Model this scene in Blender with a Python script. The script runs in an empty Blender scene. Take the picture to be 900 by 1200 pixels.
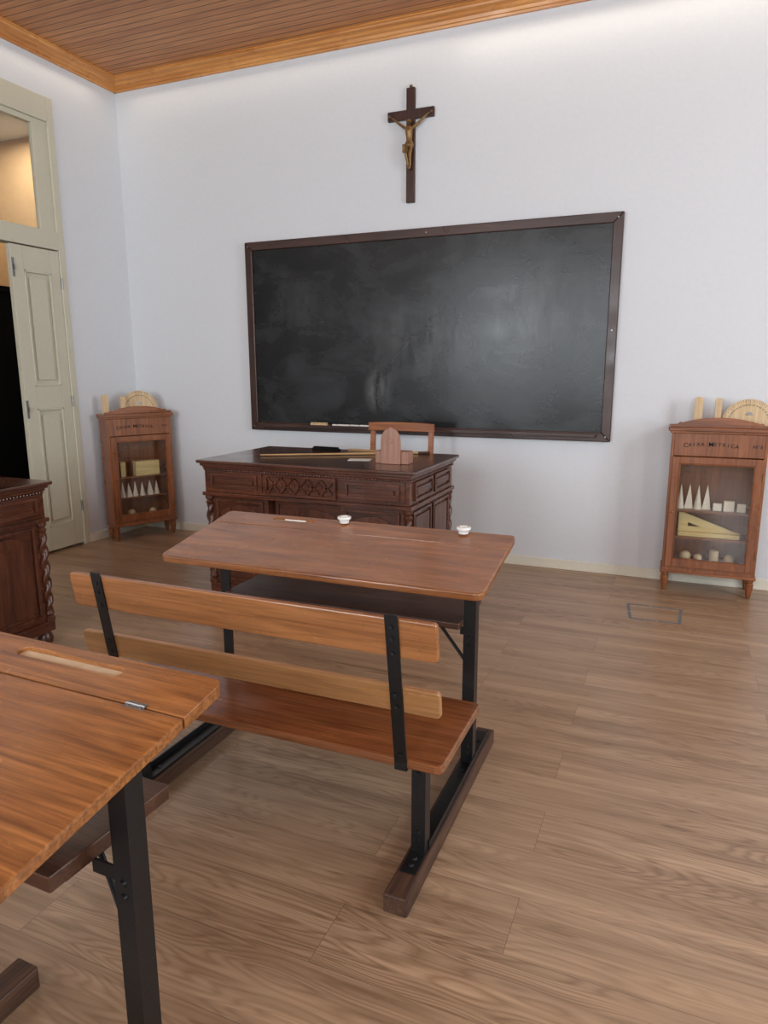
import bpy, bmesh, math, random
from mathutils import Vector, Matrix
random.seed(4)
scene = bpy.context.scene
COL = scene.collection

# ---------------------------------------------------------------- materials
def srgb(r, g, b):
    def f(c):
        c /= 255.0
        return c / 12.92 if c <= .04045 else ((c + .055) / 1.055) ** 2.4
    return (f(r), f(g), f(b), 1.0)

def new_mat(name):
    m = bpy.data.materials.new(name); m.use_nodes = True
    nt = m.node_tree; b = nt.nodes['Principled BSDF']
    return m, nt, b

def plain(name, col, rough=.5, metal=0., bump=0., bscale=40, var=.06, spec=.5):
    m, nt, b = new_mat(name)
    N = nt.nodes; L = nt.links
    tc = N.new('ShaderNodeTexCoord')
    no = N.new('ShaderNodeTexNoise'); no.inputs['Scale'].default_value = bscale; no.inputs['Detail'].default_value = 4
    L.new(tc.outputs['Object'], no.inputs['Vector'])
    rp = N.new('ShaderNodeValToRGB')
    c = col
    rp.color_ramp.elements[0].position = .3; rp.color_ramp.elements[1].position = .7
    rp.color_ramp.elements[0].color = (c[0]*(1-var), c[1]*(1-var), c[2]*(1-var), 1)
    rp.color_ramp.elements[1].color = (min(1, c[0]*(1+var)), min(1, c[1]*(1+var)), min(1, c[2]*(1+var)), 1)
    L.new(no.outputs['Fac'], rp.inputs['Fac']); L.new(rp.outputs['Color'], b.inputs['Base Color'])
    b.inputs['Roughness'].default_value = rough; b.inputs['Metallic'].default_value = metal
    b.inputs['Specular IOR Level'].default_value = spec
    if bump:
        bp = N.new('ShaderNodeBump'); bp.inputs['Strength'].default_value = bump; bp.inputs['Distance'].default_value = .004
        L.new(no.outputs['Fac'], bp.inputs['Height']); L.new(bp.outputs['Normal'], b.inputs['Normal'])
    return m

def wood(name, cd, cl, axis='X', rough=.35, scale=1., grain=.5, spec=.5, dist=.8, coat=0.):
    m, nt, b = new_mat(name)
    N = nt.nodes; L = nt.links
    tc = N.new('ShaderNodeTexCoord'); mp = N.new('ShaderNodeMapping')
    s = {'X': (1.1, 13, 13), 'Y': (13, 1.1, 13), 'Z': (13, 13, 1.1)}[axis]
    mp.inputs['Scale'].default_value = [v*scale for v in s]
    L.new(tc.outputs['Object'], mp.inputs['Vector'])
    n1 = N.new('ShaderNodeTexNoise'); n1.inputs['Scale'].default_value = 1.3; n1.inputs['Detail'].default_value = 7
    n1.inputs['Roughness'].default_value = .62; n1.inputs['Distortion'].default_value = dist
    L.new(mp.outputs['Vector'], n1.inputs['Vector'])
    r1 = N.new('ShaderNodeValToRGB'); r1.color_ramp.elements[0].position = .3; r1.color_ramp.elements[1].position = .7
    r1.color_ramp.elements[0].color = cd; r1.color_ramp.elements[1].color = cl
    L.new(n1.outputs['Fac'], r1.inputs['Fac'])
    mp2 = N.new('ShaderNodeMapping')
    s2 = {'X': (4, 130, 130), 'Y': (130, 4, 130), 'Z': (130, 130, 4)}[axis]
    mp2.inputs['Scale'].default_value = s2
    L.new(tc.outputs['Object'], mp2.inputs['Vector'])
    n2 = N.new('ShaderNodeTexNoise'); n2.inputs['Scale'].default_value = 1.2; n2.inputs['Detail'].default_value = 3
    L.new(mp2.outputs['Vector'], n2.inputs['Vector'])
    r2 = N.new('ShaderNodeValToRGB'); r2.color_ramp.elements[0].position = .35; r2.color_ramp.elements[1].position = .6
    g = 1-grain; r2.color_ramp.elements[0].color = (g, g, g, 1); r2.color_ramp.elements[1].color = (1, 1, 1, 1)
    L.new(n2.outputs['Fac'], r2.inputs['Fac'])
    mx = N.new('ShaderNodeMix'); mx.data_type = 'RGBA'; mx.blend_type = 'MULTIPLY'; mx.inputs['Factor'].default_value = 1
    L.new(r1.outputs['Color'], mx.inputs['A']); L.new(r2.outputs['Color'], mx.inputs['B'])
    L.new(mx.outputs['Result'], b.inputs['Base Color'])
    # worn varnish: roughness varies a little
    n5 = N.new('ShaderNodeTexNoise'); n5.inputs['Scale'].default_value = 6; n5.inputs['Detail'].default_value = 3
    L.new(tc.outputs['Object'], n5.inputs['Vector'])
    rr = N.new('ShaderNodeMapRange'); rr.inputs['From Min'].default_value = .3; rr.inputs['From Max'].default_value = .7
    rr.inputs['To Min'].default_value = rough*.8; rr.inputs['To Max'].default_value = rough*1.3
    L.new(n5.outputs['Fac'], rr.inputs['Value']); L.new(rr.outputs['Result'], b.inputs['Roughness'])
    b.inputs['Specular IOR Level'].default_value = spec
    if coat:
        b.inputs['Coat Weight'].default_value = coat; b.inputs['Coat Roughness'].default_value = .14
    bp = N.new('ShaderNodeBump'); bp.inputs['Strength'].default_value = .12; bp.inputs['Distance'].default_value = .002
    L.new(n2.outputs['Fac'], bp.inputs['Height']); L.new(bp.outputs['Normal'], b.inputs['Normal'])
    return m

M_wall = plain('wall_paint', srgb(218, 222, 227), .85, bump=.25, bscale=30, var=.012)
M_white = plain('white_trim_paint', srgb(228, 224, 208), .5, var=.02)
M_beige = plain('beige_door_paint', srgb(202, 199, 180), .45, var=.02)
M_black = plain('black_painted_steel', srgb(26, 26, 28), .36, metal=.2, bump=.1, bscale=90, var=.2)
M_steel = plain('worn_steel', srgb(150, 150, 150), .35, metal=.9)
M_brass = plain('aged_brass', srgb(134, 106, 68), .42, metal=.65, bscale=60, var=.3)
M_ceram = plain('white_ceramic', srgb(232, 232, 228), .15, var=.01)
M_ink = plain('dried_ink', srgb(20, 20, 24), .6)
M_chalk = plain('white_chalk', srgb(235, 235, 232), .9)
M_paper = plain('paper', srgb(225, 225, 222), .8, var=.02)
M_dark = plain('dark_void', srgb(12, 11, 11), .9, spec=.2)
M_tan = plain('tan_plaster', srgb(204, 172, 128), .9, bscale=25, var=.04)
M_letter = plain('dark_lettering', srgb(34, 17, 11), .7)
M_tape = plain('blue_grey_tape', srgb(108, 116, 122), .6, bscale=60, var=.3)
M_teach = wood('dark_carved_walnut', srgb(58, 31, 22), srgb(112, 64, 44), 'X', .27, 1.2, .3)
M_teachZ = wood('dark_carved_walnut_upright', srgb(58, 31, 22), srgb(108, 62, 42), 'Z', .3, 1.2, .3)
M_teachtop = wood('dark_walnut_top', srgb(60, 36, 28), srgb(102, 66, 50), 'X', .2, 1., .25, coat=.3)
M_desk = wood('brown_desk_wood', srgb(120, 70, 38), srgb(174, 114, 66), 'X', .24, .9, .32, dist=1.4, coat=.35)
M_desk2 = wood('golden_brown_desk_wood', srgb(112, 64, 32), srgb(180, 118, 64), 'X', .28, 1.1, .36, dist=1.6, coat=.2)
M_groove = plain('bare_groove_wood', srgb(206, 186, 158), .6)
M_back = wood('amber_board_wood', srgb(134, 82, 46), srgb(176, 118, 72), 'X', .26, .7, .3, coat=.25)
M_back2 = wood('pale_board_wood', srgb(162, 114, 70), srgb(192, 148, 100), 'X', .3, .7, .25)
M_seat = wood('brown_seat_wood', srgb(112, 64, 36), srgb(164, 104, 62), 'X', .22, .9, .32, coat=.35)
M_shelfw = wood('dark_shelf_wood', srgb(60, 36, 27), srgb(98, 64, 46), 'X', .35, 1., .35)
M_runner = wood('runner_wood', srgb(58, 38, 30), srgb(98, 68, 50), 'Y', .5, 1.2, .45)
M_cab = wood('cabinet_wood', srgb(114, 64, 36), srgb(160, 98, 58), 'Z', .3, 1.4, .25, coat=.2)
M_cabX = wood('cabinet_wood_rail', srgb(114, 64, 36), srgb(164, 100, 60), 'X', .3, 1.4, .25, coat=.2)
M_frame = wood('board_frame_wood', srgb(50, 30, 25), srgb(80, 52, 43), 'X', .32, 1., .3)
M_cross = wood('cross_wood', srgb(46, 24, 19), srgb(78, 44, 34), 'Z', .4, 1.5, .3)
M_chair = wood('chair_wood', srgb(140, 78, 40), srgb(184, 114, 62), 'X', .35, 1., .3)
M_pale = wood('pale_teaching_wood', srgb(202, 170, 126), srgb(226, 202, 162), 'Z', .5, 2., .12)
M_yellow = wood('yellow_block_wood', srgb(212, 184, 118), srgb(232, 208, 146), 'X', .5, 2., .12)
M_cone = plain('bleached_wood', srgb(230, 218, 198), .6)
M_pink = wood('pinkish_carved_wood', srgb(150, 108, 90), srgb(176, 132, 112), 'Z', .5, 2., .2)
M_stick = wood('pointer_wood', srgb(168, 128, 84), srgb(200, 162, 112), 'X', .45, 2., .2)
M_trim = wood('cornice_pine', srgb(192, 120, 56), srgb(228, 164, 92), 'X', .3, .7, .2)

def glass(name):
    m, nt, b = new_mat(name)
    N = nt.nodes; L = nt.links
    out = N['Material Output']
    tr = N.new('ShaderNodeBsdfTransparent'); tr.inputs['Color'].default_value = (.94, .95, .95, 1)
    gl = N.new('ShaderNodeBsdfGlossy'); gl.inputs['Roughness'].default_value = .03
    mx = N.new('ShaderNodeMixShader'); mx.inputs['Fac'].default_value = .05
    L.new(tr.outputs[0], mx.inputs[1]); L.new(gl.outputs[0], mx.inputs[2])
    L.new(mx.outputs[0], out.inputs['Surface'])
    return m
M_glass = glass('pane_glass')

def floor_mat():
    m, nt, b = new_mat('oak_vinyl_planks')
    N = nt.nodes; L = nt.links
    tc = N.new('ShaderNodeTexCoord')
    mp0 = N.new('ShaderNodeMapping'); mp0.inputs['Location'].default_value = (.31, -.04, 0)
    L.new(tc.outputs['Object'], mp0.inputs['Vector'])
    br = N.new('ShaderNodeTexBrick')
    br.offset = .37; br.offset_frequency = 2
    br.inputs['Scale'].default_value = 1; br.inputs['Brick Width'].default_value = 1.24; br.inputs['Row Height'].default_value = .215
    br.inputs['Mortar Size'].default_value = .0008; br.inputs['Mortar Smooth'].default_value = .1; br.inputs['Bias'].default_value = 0
    br.inputs['Color1'].default_value = (0, 0, 0, 1); br.inputs['Color2'].default_value = (1, 1, 1, 1); br.inputs['Mortar'].default_value = (.5, .5, .5, 1)
    L.new(mp0.outputs['Vector'], br.inputs['Vector'])
    sc = N.new('ShaderNodeVectorMath'); sc.operation = 'SCALE'; sc.inputs['Scale'].default_value = 7.3
    L.new(br.outputs['Color'], sc.inputs[0])
    ad = N.new('ShaderNodeVectorMath'); ad.operation = 'ADD'
    L.new(tc.outputs['Object'], ad.inputs[0]); L.new(sc.outputs['Vector'], ad.inputs[1])
    mp = N.new('ShaderNodeMapping'); mp.inputs['Scale'].default_value = (.75, 6.5, 1)
    L.new(ad.outputs['Vector'], mp.inputs['Vector'])
    n1 = N.new('ShaderNodeTexNoise'); n1.inputs['Scale'].default_value = 1.2; n1.inputs['Detail'].default_value = 2; n1.inputs['Distortion'].default_value = .2
    L.new(mp.outputs['Vector'], n1.inputs['Vector'])
    mul = N.new('ShaderNodeMath'); mul.operation = 'MULTIPLY'; mul.inputs[1].default_value = 24
    L.new(n1.outputs['Fac'], mul.inputs[0])
    fr = N.new('ShaderNodeMath'); fr.operation = 'PINGPONG'; fr.inputs[1].default_value = .5
    L.new(mul.outputs[0], fr.inputs[0])
    r1 = N.new('ShaderNodeValToRGB'); r1.color_ramp.elements[0].position = 0.0; r1.color_ramp.elements[1].position = .35
    r1.color_ramp.elements[0].color = (.66, .61, .56, 1); r1.color_ramp.elements[1].color = (1, 1, 1, 1)
    L.new(fr.outputs[0], r1.inputs['Fac'])
    nm = N.new('ShaderNodeTexNoise'); nm.inputs['Scale'].default_value = .9; nm.inputs['Detail'].default_value = 1
    L.new(ad.outputs['Vector'], nm.inputs['Vector'])
    rm = N.new('ShaderNodeMapRange'); rm.inputs['From Min'].default_value = .40; rm.inputs['From Max'].default_value = .60
    rm.inputs['To Min'].default_value = .15; rm.inputs['To Max'].default_value = .9
    L.new(nm.outputs['Fac'], rm.inputs['Value'])
    mp2 = N.new('ShaderNodeMapping'); mp2.inputs['Scale'].default_value = (2.4, 90, 1)
    L.new(ad.outputs['Vector'], mp2.inputs['Vector'])
    n2 = N.new('ShaderNodeTexNoise'); n2.inputs['Scale'].default_value = 1; n2.inputs['Detail'].default_value = 4
    L.new(mp2.outputs['Vector'], n2.inputs['Vector'])
    r2 = N.new('ShaderNodeValToRGB'); r2.color_ramp.elements[0].position = .3; r2.color_ramp.elements[1].position = .62
    r2.color_ramp.elements[0].color = (.74, .71, .68, 1); r2.color_ramp.elements[1].color = (1, 1, 1, 1)
    L.new(n2.outputs['Fac'], r2.inputs['Fac'])
    mp3 = N.new('ShaderNodeMapping'); mp3.inputs['Scale'].default_value = (.9, 11, 1)
    L.new(ad.outputs['Vector'], mp3.inputs['Vector'])
    n3 = N.new('ShaderNodeTexNoise'); n3.inputs['Scale'].default_value = 1; n3.inputs['Detail'].default_value = 4
    L.new(mp3.outputs['Vector'], n3.inputs['Vector'])
    rb = N.new('ShaderNodeValToRGB'); rb.color_ramp.elements[0].position = .3; rb.color_ramp.elements[1].position = .7
    rb.color_ramp.elements[0].color = srgb(150, 123, 98); rb.color_ramp.elements[1].color = srgb(188, 159, 130)
    L.new(n3.outputs['Fac'], rb.inputs['Fac'])
    m1 = N.new('ShaderNodeMix'); m1.data_type = 'RGBA'; m1.blend_type = 'MULTIPLY'
    L.new(rm.outputs['Result'], m1.inputs['Factor'])
    L.new(rb.outputs['Color'], m1.inputs['A']); L.new(r1.outputs['Color'], m1.inputs['B'])
    m2 = N.new('ShaderNodeMix'); m2.data_type = 'RGBA'; m2.blend_type = 'MULTIPLY'; m2.inputs['Factor'].default_value = .9
    L.new(m1.outputs['Result'], m2.inputs['A']); L.new(r2.outputs['Color'], m2.inputs['B'])
    mp4 = N.new('ShaderNodeMapping'); mp4.inputs['Scale'].default_value = (6, 26, 1)
    L.new(ad.outputs['Vector'], mp4.inputs['Vector'])
    n6 = N.new('ShaderNodeTexNoise'); n6.inputs['Scale'].default_value = 1; n6.inputs['Detail'].default_value = 2
    L.new(mp4.outputs['Vector'], n6.inputs['Vector'])
    r6 = N.new('ShaderNodeValToRGB'); r6.color_ramp.elements[0].position = .2; r6.color_ramp.elements[1].position = .3
    r6.color_ramp.elements[0].color = (.55, .5, .45, 1); r6.color_ramp.elements[1].color = (1, 1, 1, 1)
    L.new(n6.outputs['Fac'], r6.inputs['Fac'])
    m5 = N.new('ShaderNodeMix'); m5.data_type = 'RGBA'; m5.blend_type = 'MULTIPLY'; m5.inputs['Factor'].default_value = 1
    L.new(m2.outputs['Result'], m5.inputs['A']); L.new(r6.outputs['Color'], m5.inputs['B'])
    m3 = N.new('ShaderNodeMix'); m3.data_type = 'RGBA'; m3.inputs['B'].default_value = srgb(112, 90, 72)
    L.new(br.outputs['Fac'], m3.inputs['Factor']); L.new(m5.outputs['Result'], m3.inputs['A'])
    L.new(m3.outputs['Result'], b.inputs['Base Color'])
    b.inputs['Roughness'].default_value = .30
    bp = N.new('ShaderNodeBump'); bp.inputs['Strength'].default_value = .15; bp.inputs['Distance'].default_value = .002
    L.new(n2.outputs['Fac'], bp.inputs['Height']); L.new(bp.outputs['Normal'], b.inputs['Normal'])
    return m
M_floor = floor_mat()

def ceil_mat():
    m, nt, b = new_mat('varnished_pine_slats')
    N = nt.nodes; L = nt.links
    tc = N.new('ShaderNodeTexCoord')
    br = N.new('ShaderNodeTexBrick'); br.offset = .43
    br.inputs['Scale'].default_value = 1; br.inputs['Brick Width'].default_value = 30; br.inputs['Row Height'].default_value = .07
    br.inputs['Mortar Size'].default_value = .0045; br.inputs['Mortar Smooth'].default_value = .3
    br.inputs['Color1'].default_value = srgb(190, 124, 70); br.inputs['Color2'].default_value = srgb(206, 142, 84); br.inputs['Mortar'].default_value = srgb(88, 48, 25)
    L.new(tc.outputs['Object'], br.inputs['Vector'])
    mp = N.new('ShaderNodeMapping'); mp.inputs['Scale'].default_value = (2, 30, 1)
    L.new(tc.outputs['Object'], mp.inputs['Vector'])
    n = N.new('ShaderNodeTexNoise'); n.inputs['Scale'].default_value = 1.5; n.inputs['Detail'].default_value = 4
    L.new(mp.outputs['Vector'], n.inputs['Vector'])
    r = N.new('ShaderNodeValToRGB'); r.color_ramp.elements[0].position = .3; r.color_ramp.elements[1].position = .65
    r.color_ramp.elements[0].color = (.66, .6, .55, 1); r.color_ramp.elements[1].color = (1, 1, 1, 1)
    L.new(n.outputs['Fac'], r.inputs['Fac'])
    mx = N.new('ShaderNodeMix'); mx.data_type = 'RGBA'; mx.blend_type = 'MULTIPLY'; mx.inputs['Factor'].default_value = 1
    L.new(br.outputs['Color'], mx.inputs['A']); L.new(r.outputs['Color'], mx.inputs['B'])
    L.new(mx.outputs['Result'], b.inputs['Base Color'])
    b.inputs['Roughness'].default_value = .4; b.inputs['Specular IOR Level'].default_value = .35
    return m
M_ceil = ceil_mat()

def slate_mat():
    m, nt, b = new_mat('chalky_blackboard')
    N = nt.nodes; L = nt.links
    tc = N.new('ShaderNodeTexCoord')
    mp = N.new('ShaderNodeMapping'); mp.inputs['Rotation'].default_value = (0, .5, 0); mp.inputs['Scale'].default_value = (1, 1, 1.8)
    L.new(tc.outputs['Object'], mp.inputs['Vector'])
    n1 = N.new('ShaderNodeTexNoise'); n1.inputs['Scale'].default_value = 1.7; n1.inputs['Detail'].default_value = 8; n1.inputs['Distortion'].default_value = .5
    n1.inputs['Roughness'].default_value = .66
    L.new(mp.outputs['Vector'], n1.inputs['Vector'])
    r1 = N.new('ShaderNodeValToRGB'); r1.color_ramp.elements[0].position = .44; r1.color_ramp.elements[1].position = .80
    r1.color_ramp.elements[0].color = srgb(7, 8, 9); r1.color_ramp.elements[1].color = srgb(56, 59, 62)
    L.new(n1.outputs['Fac'], r1.inputs['Fac'])
    cur = r1.outputs['Color']
    # chalk dust left by wiping: soft clouds in three spots of the board
    for (cx, cz, sx, sz, strength) in ((.05, .72, .62, .42, .05), (-.30, .36, .16, .26, .13), (.95, .95, .5, .45, .05), (-1.0, 1.0, .4, .35, .025)):
        mb = N.new('ShaderNodeMapping'); mb.vector_type = 'POINT'
        mb.inputs['Location'].default_value = (-cx/sx, 0, -cz/sz); mb.inputs['Scale'].default_value = (1/sx, 0, 1/sz)
        L.new(tc.outputs['Object'], mb.inputs['Vector'])
        ln = N.new('ShaderNodeVectorMath'); ln.operation = 'LENGTH'; L.new(mb.outputs['Vector'], ln.inputs[0])
        mr = N.new('ShaderNodeMapRange'); mr.interpolation_type = 'SMOOTHSTEP'
        mr.inputs['From Min'].default_value = 0; mr.inputs['From Max'].default_value = 1; mr.inputs['To Min'].default_value = 1; mr.inputs['To Max'].default_value = 0
        L.new(ln.outputs['Value'], mr.inputs['Value'])
        mw = N.new('ShaderNodeMapping'); mw.inputs['Rotation'].default_value = (0, .9, 0); mw.inputs['Scale'].default_value = (9, 1, 3)
        L.new(tc.outputs['Object'], mw.inputs['Vector'])
        nn = N.new('ShaderNodeTexNoise'); nn.inputs['Scale'].default_value = 1; nn.inputs['Detail'].default_value = 7; nn.inputs['Distortion'].default_value = 1.
        L.new(mw.outputs['Vector'], nn.inputs['Vector'])
        rs = N.new('ShaderNodeMapRange'); rs.inputs['From Min'].default_value = .38; rs.inputs['From Max'].default_value = .66
        L.new(nn.outputs['Fac'], rs.inputs['Value'])
        m1 = N.new('ShaderNodeMath'); m1.operation = 'MULTIPLY'; L.new(mr.outputs['Result'], m1.inputs[0]); L.new(rs.outputs['Result'], m1.inputs[1])
        m2 = N.new('ShaderNodeMath'); m2.operation = 'MULTIPLY'; L.new(m1.outputs[0], m2.inputs[0]); m2.inputs[1].default_value = strength
        ad = N.new('ShaderNodeVectorMath'); ad.operation = 'ADD'; L.new(cur, ad.inputs[0]); L.new(m2.outputs[0], ad.inputs[1])
        cur = ad.outputs['Vector']
    L.new(cur, b.inputs['Base Color'])
    r2 = N.new('ShaderNodeValToRGB'); r2.color_ramp.elements[0].position = .3; r2.color_ramp.elements[1].position = .7
    r2.color_ramp.elements[0].color = (.22, .22, .22, 1); r2.color_ramp.elements[1].color = (.33, .33, .33, 1)
    L.new(n1.outputs['Fac'], r2.inputs['Fac']); L.new(r2.outputs['Color'], b.inputs['Roughness'])
    b.inputs['Specular IOR Level'].default_value = .42
    n2 = N.new('ShaderNodeTexNoise'); n2.inputs['Scale'].default_value = 45; n2.inputs['Detail'].default_value = 3
    L.new(tc.outputs['Object'], n2.inputs['Vector'])
    bp = N.new('ShaderNodeBump'); bp.inputs['Strength'].default_value = .12; bp.inputs['Distance'].default_value = .003
    L.new(n2.outputs['Fac'], bp.inputs['Height']); L.new(bp.outputs['Normal'], b.inputs['Normal'])
    return m
M_slate = slate_mat()

# ---------------------------------------------------------------- mesh helpers
def box(bm, x0, x1, y0, y1, z0, z1, mat=None):
    v = [bm.verts.new((x, y, z)) for z in (z0, z1) for y in (y0, y1) for x in (x0, x1)]
    if mat is not None:
        for a in v: a.co = mat @ a.co
    for f in ((0, 2, 3, 1), (4, 5, 7, 6), (0, 1, 5, 4), (2, 6, 7, 3), (0, 4, 6, 2), (1, 3, 7, 5)):
        bm.faces.new([v[i] for i in f])
    return v

def rings(bm, rs, cap=True):
    rows = [[bm.verts.new(p) for p in ring] for ring in rs]
    n = len(rows[0])
    for a, b in zip(rows, rows[1:]):
        for i in range(n):
            bm.faces.new((a[i], a[(i+1) % n], b[(i+1) % n], b[i]))
    if cap:
        bm.faces.new(rows[0][::-1]); bm.faces.new(rows[-1])
    return rows

def tube(bm, p0, p1, r0, r1=None, seg=16):
    r1 = r0 if r1 is None else r1
    p0, p1 = Vector(p0), Vector(p1); d = (p1-p0).normalized()
    a = d.orthogonal().normalized(); b = d.cross(a)
    rings(bm, [[p + (a*math.cos(t)+b*math.sin(t))*r for t in [2*math.pi*i/seg for i in range(seg)]] for p, r in ((p0, r0), (p1, r1))])

def lathe(bm, o, prof, seg=20):
    rings(bm, [[(o[0]+r*math.cos(2*math.pi*i/seg), o[1]+r*math.sin(2*math.pi*i/seg), o[2]+z) for i in range(seg)] for r, z in prof])

def twist(bm, o, z0, z1, R, turns=4, seg=20, n=90, amp=.28):
    rs = []
    for k in range(n+1):
        t = k/n; z = z0+(z1-z0)*t
        env = min(1, min(t, 1-t)*14)
        ring = []
        for i in range(seg):
            th = 2*math.pi*i/seg
            r = R*(1+amp*env*math.cos(2*(th) - 2*math.pi*turns*t*1.0))
            ring.append((o[0]+r*math.cos(th), o[1]+r*math.sin(th), z))
        rs.append(ring)
    rings(bm, rs)

def prism(bm, pts, fn, t0, t1):
    """pts 2D polygon; fn(a,b,t)->3D"""
    lo = [bm.verts.new(fn(a, b, t0)) for a, b in pts]; hi = [bm.verts.new(fn(a, b, t1)) for a, b in pts]
    n = len(pts)
    bm.faces.new(lo[::-1]); bm.faces.new(hi)
    for i in range(n): bm.faces.new((lo[i], lo[(i+1) % n], hi[(i+1) % n], hi[i]))

def rrect(x0, x1, y0, y1, r, seg=6, rs=None):
    rs = rs or (r, r, r, r)   # bl, br, tr, tl
    out = []
    for (cx, cy, a0, rr) in ((x0, y0, 180, rs[0]), (x1, y0, 270, rs[1]), (x1, y1, 0, rs[2]), (x0, y1, 90, rs[3])):
        sx = 1 if cx == x0 else -1; sy = 1 if cy == y0 else -1
        if rr <= 0: out.append((cx, cy)); continue
        ox, oy = cx+sx*rr, cy+sy*rr
        for k in range(seg+1):
            a = math.radians(a0+90*k/seg); out.append((ox+rr*math.cos(a), oy+rr*math.sin(a)))
    return out

def finish(bm, name, mat, parent=None, bevel=0., smooth=False, label=None, loc=None, seg=2):
    bmesh.ops.recalc_face_normals(bm, faces=bm.faces)
    me = bpy.data.meshes.new(name); bm.to_mesh(me); bm.free()
    ob = bpy.data.objects.new(name, me); COL.objects.link(ob)
    if mat: me.materials.append(mat)
    if smooth:
        for p in me.polygons: p.use_smooth = True
        me.set_sharp_from_angle(angle=math.radians(40))
    if bevel:
        md = ob.modifiers.new('bevel', 'BEVEL'); md.width = bevel; md.segments = seg; md.limit_method = 'ANGLE'; md.angle_limit = math.radians(35)
    if parent: ob.parent = parent
    if label: ob['label'] = label
    if loc: ob.location = loc
    return ob

def NB(): return bmesh.new()

def empty(name, loc, label, cat, rot=0., group=None, scale=None):
    e = bpy.data.objects.new(name, None); e.empty_display_size = .1; COL.objects.link(e)
    e.location = loc; e.rotation_euler = (0, 0, rot)
    if scale: e.scale = scale
    e['label'] = label; e['category'] = cat
    if group: e['group'] = group
    return e

def tag(o, label, cat, group=None):
    o['label'] = label; o['category'] = cat
    if group: o['group'] = group
    return o

def struct(o): o['kind'] = 'structure'; return o

def cut(ob, cutters):
    for c in cutters:
        md = ob.modifiers.new('b', 'BOOLEAN'); md.object = c; md.operation = 'DIFFERENCE'; md.solver = 'EXACT'
    bpy.context.view_layer.update()
    dg = bpy.context.evaluated_depsgraph_get()
    me = bpy.data.meshes.new_from_object(ob.evaluated_get(dg))
    ob.modifiers.clear(); ob.data = me
    for c in cutters: bpy.data.objects.remove(c)

def text_bm(bm, s, size, mtx, ext=.0008, off=0.):
    cu = bpy.data.curves.new('t', 'FONT'); cu.body = s; cu.size = size; cu.align_x = 'CENTER'; cu.align_y = 'CENTER'; cu.extrude = ext; cu.resolution_u = 3
    cu.offset = off
    o = bpy.data.objects.new('t', cu); COL.objects.link(o)
    bpy.context.view_layer.update()
    dg = bpy.context.evaluated_depsgraph_get()
    me = bpy.data.meshes.new_from_object(o.evaluated_get(dg))
    me.transform(mtx)
    bm.from_mesh(me)
    bpy.data.objects.remove(o); bpy.data.meshes.remove(me)

# ---------------------------------------------------------------- room
XL, XR, YB, YR, ZC = -4.74, 3.3, 5.265, -3.3, 3.96
bm = NB(); box(bm, XL-1.9, XR+.2, YR-.2, YB+.2, -.1, 0); struct(finish(bm, 'floor', M_floor))
bm = NB(); box(bm, XL-1.9, XR+.2, YR-.2, YB+.2, ZC, ZC+.1); struct(finish(bm, 'ceiling', M_ceil))
bm = NB(); box(bm, XL-.18, XR+.2, YB, YB+.15, 0, ZC); struct(finish(bm, 'wall_back', M_wall))
D0, D1, DZ = 3.22, 4.53, 3.60
bm = NB()
box(bm, XL-.18, XL, D1, YB, 0, ZC); box(bm, XL-.18, XL, YR, D0, 0, ZC); box(bm, XL-.18, XL, D0, D1, DZ, ZC)
struct(finish(bm, 'wall_left', M_wall))
RW = [(-3.9, -2.6), (-1.7, -.4), (.6, 1.9)]; WZ0, WZ1 = 1.0, 3.4
bm = NB()
xs = [XL-.2] + [v for w in RW for v in w] + [XR+.2]
for i in range(0, len(xs), 2): box(bm, xs[i], xs[i+1], YR-.15, YR, 0, ZC)
for w in RW: box(bm, w[0], w[1], YR-.15, YR, 0, WZ0); box(bm, w[0], w[1], YR-.15, YR, WZ1, ZC)
struct(finish(bm, 'wall_rear', M_wall))
SW = [(-1.2, .2), (1.9, 3.3)]
bm = NB()
ys = [YR] + [v for w in SW for v in w] + [YB]
for i in range(0, len(ys), 2): box(bm, XR, XR+.15, ys[i], ys[i+1], 0, ZC)
for w in SW: box(bm, XR, XR+.15, w[0], w[1], 0, WZ0); box(bm, XR, XR+.15, w[0], w[1], WZ1, ZC)
struct(finish(bm, 'wall_right', M_wall))
wi = 1
def wframe(bm, a0, a1, fn):
    def b(u0, u1, z0, z1, d0=-.1, d1=-.04):
        p = fn(u0, d0); q = fn(u1, d1)
        box(bm, min(p[0], q[0]), max(p[0], q[0]), min(p[1], q[1]), max(p[1], q[1]), z0, z1)
    b(a0, a0+.06, WZ0, WZ1); b(a1-.06, a1, WZ0, WZ1); b(a0+.06, a1-.06, WZ0, WZ0+.06); b(a0+.06, a1-.06, WZ1-.06, WZ1)
    c = (a0+a1)/2; b(c-.03, c+.03, WZ0+.06, WZ1-.06)
    b(a0+.06, c-.03, 2.5, 2.55); b(c+.03, a1-.06, 2.5, 2.55)
for w in RW:
    bm = NB(); wframe(bm, w[0], w[1], lambda u, d: (u, YR+d)); struct(finish(bm, 'window_%d' % wi, M_white)); wi += 1
for w in SW:
    bm = NB(); wframe(bm, w[0], w[1], lambda u, d: (XR-d, u)); struct(finish(bm, 'window_%d' % wi, M_white)); wi += 1
# baseboards
BH = .075
bm = NB(); box(bm, XL+.012, XR-.012, YB-.012, YB, 0, BH); struct(finish(bm, 'baseboard_back', M_white, bevel=.003))
bm = NB(); box(bm, XL, XL+.012, D1+.012, YB, 0, BH); box(bm, XL, XL+.012, YR, D0-.02, 0, BH); struct(finish(bm, 'baseboard_left', M_white, bevel=.003))
bm = NB(); box(bm, XR-.012, XR, YR, YB, 0, BH); struct(finish(bm, 'baseboard_right', M_white, bevel=.003))
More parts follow.
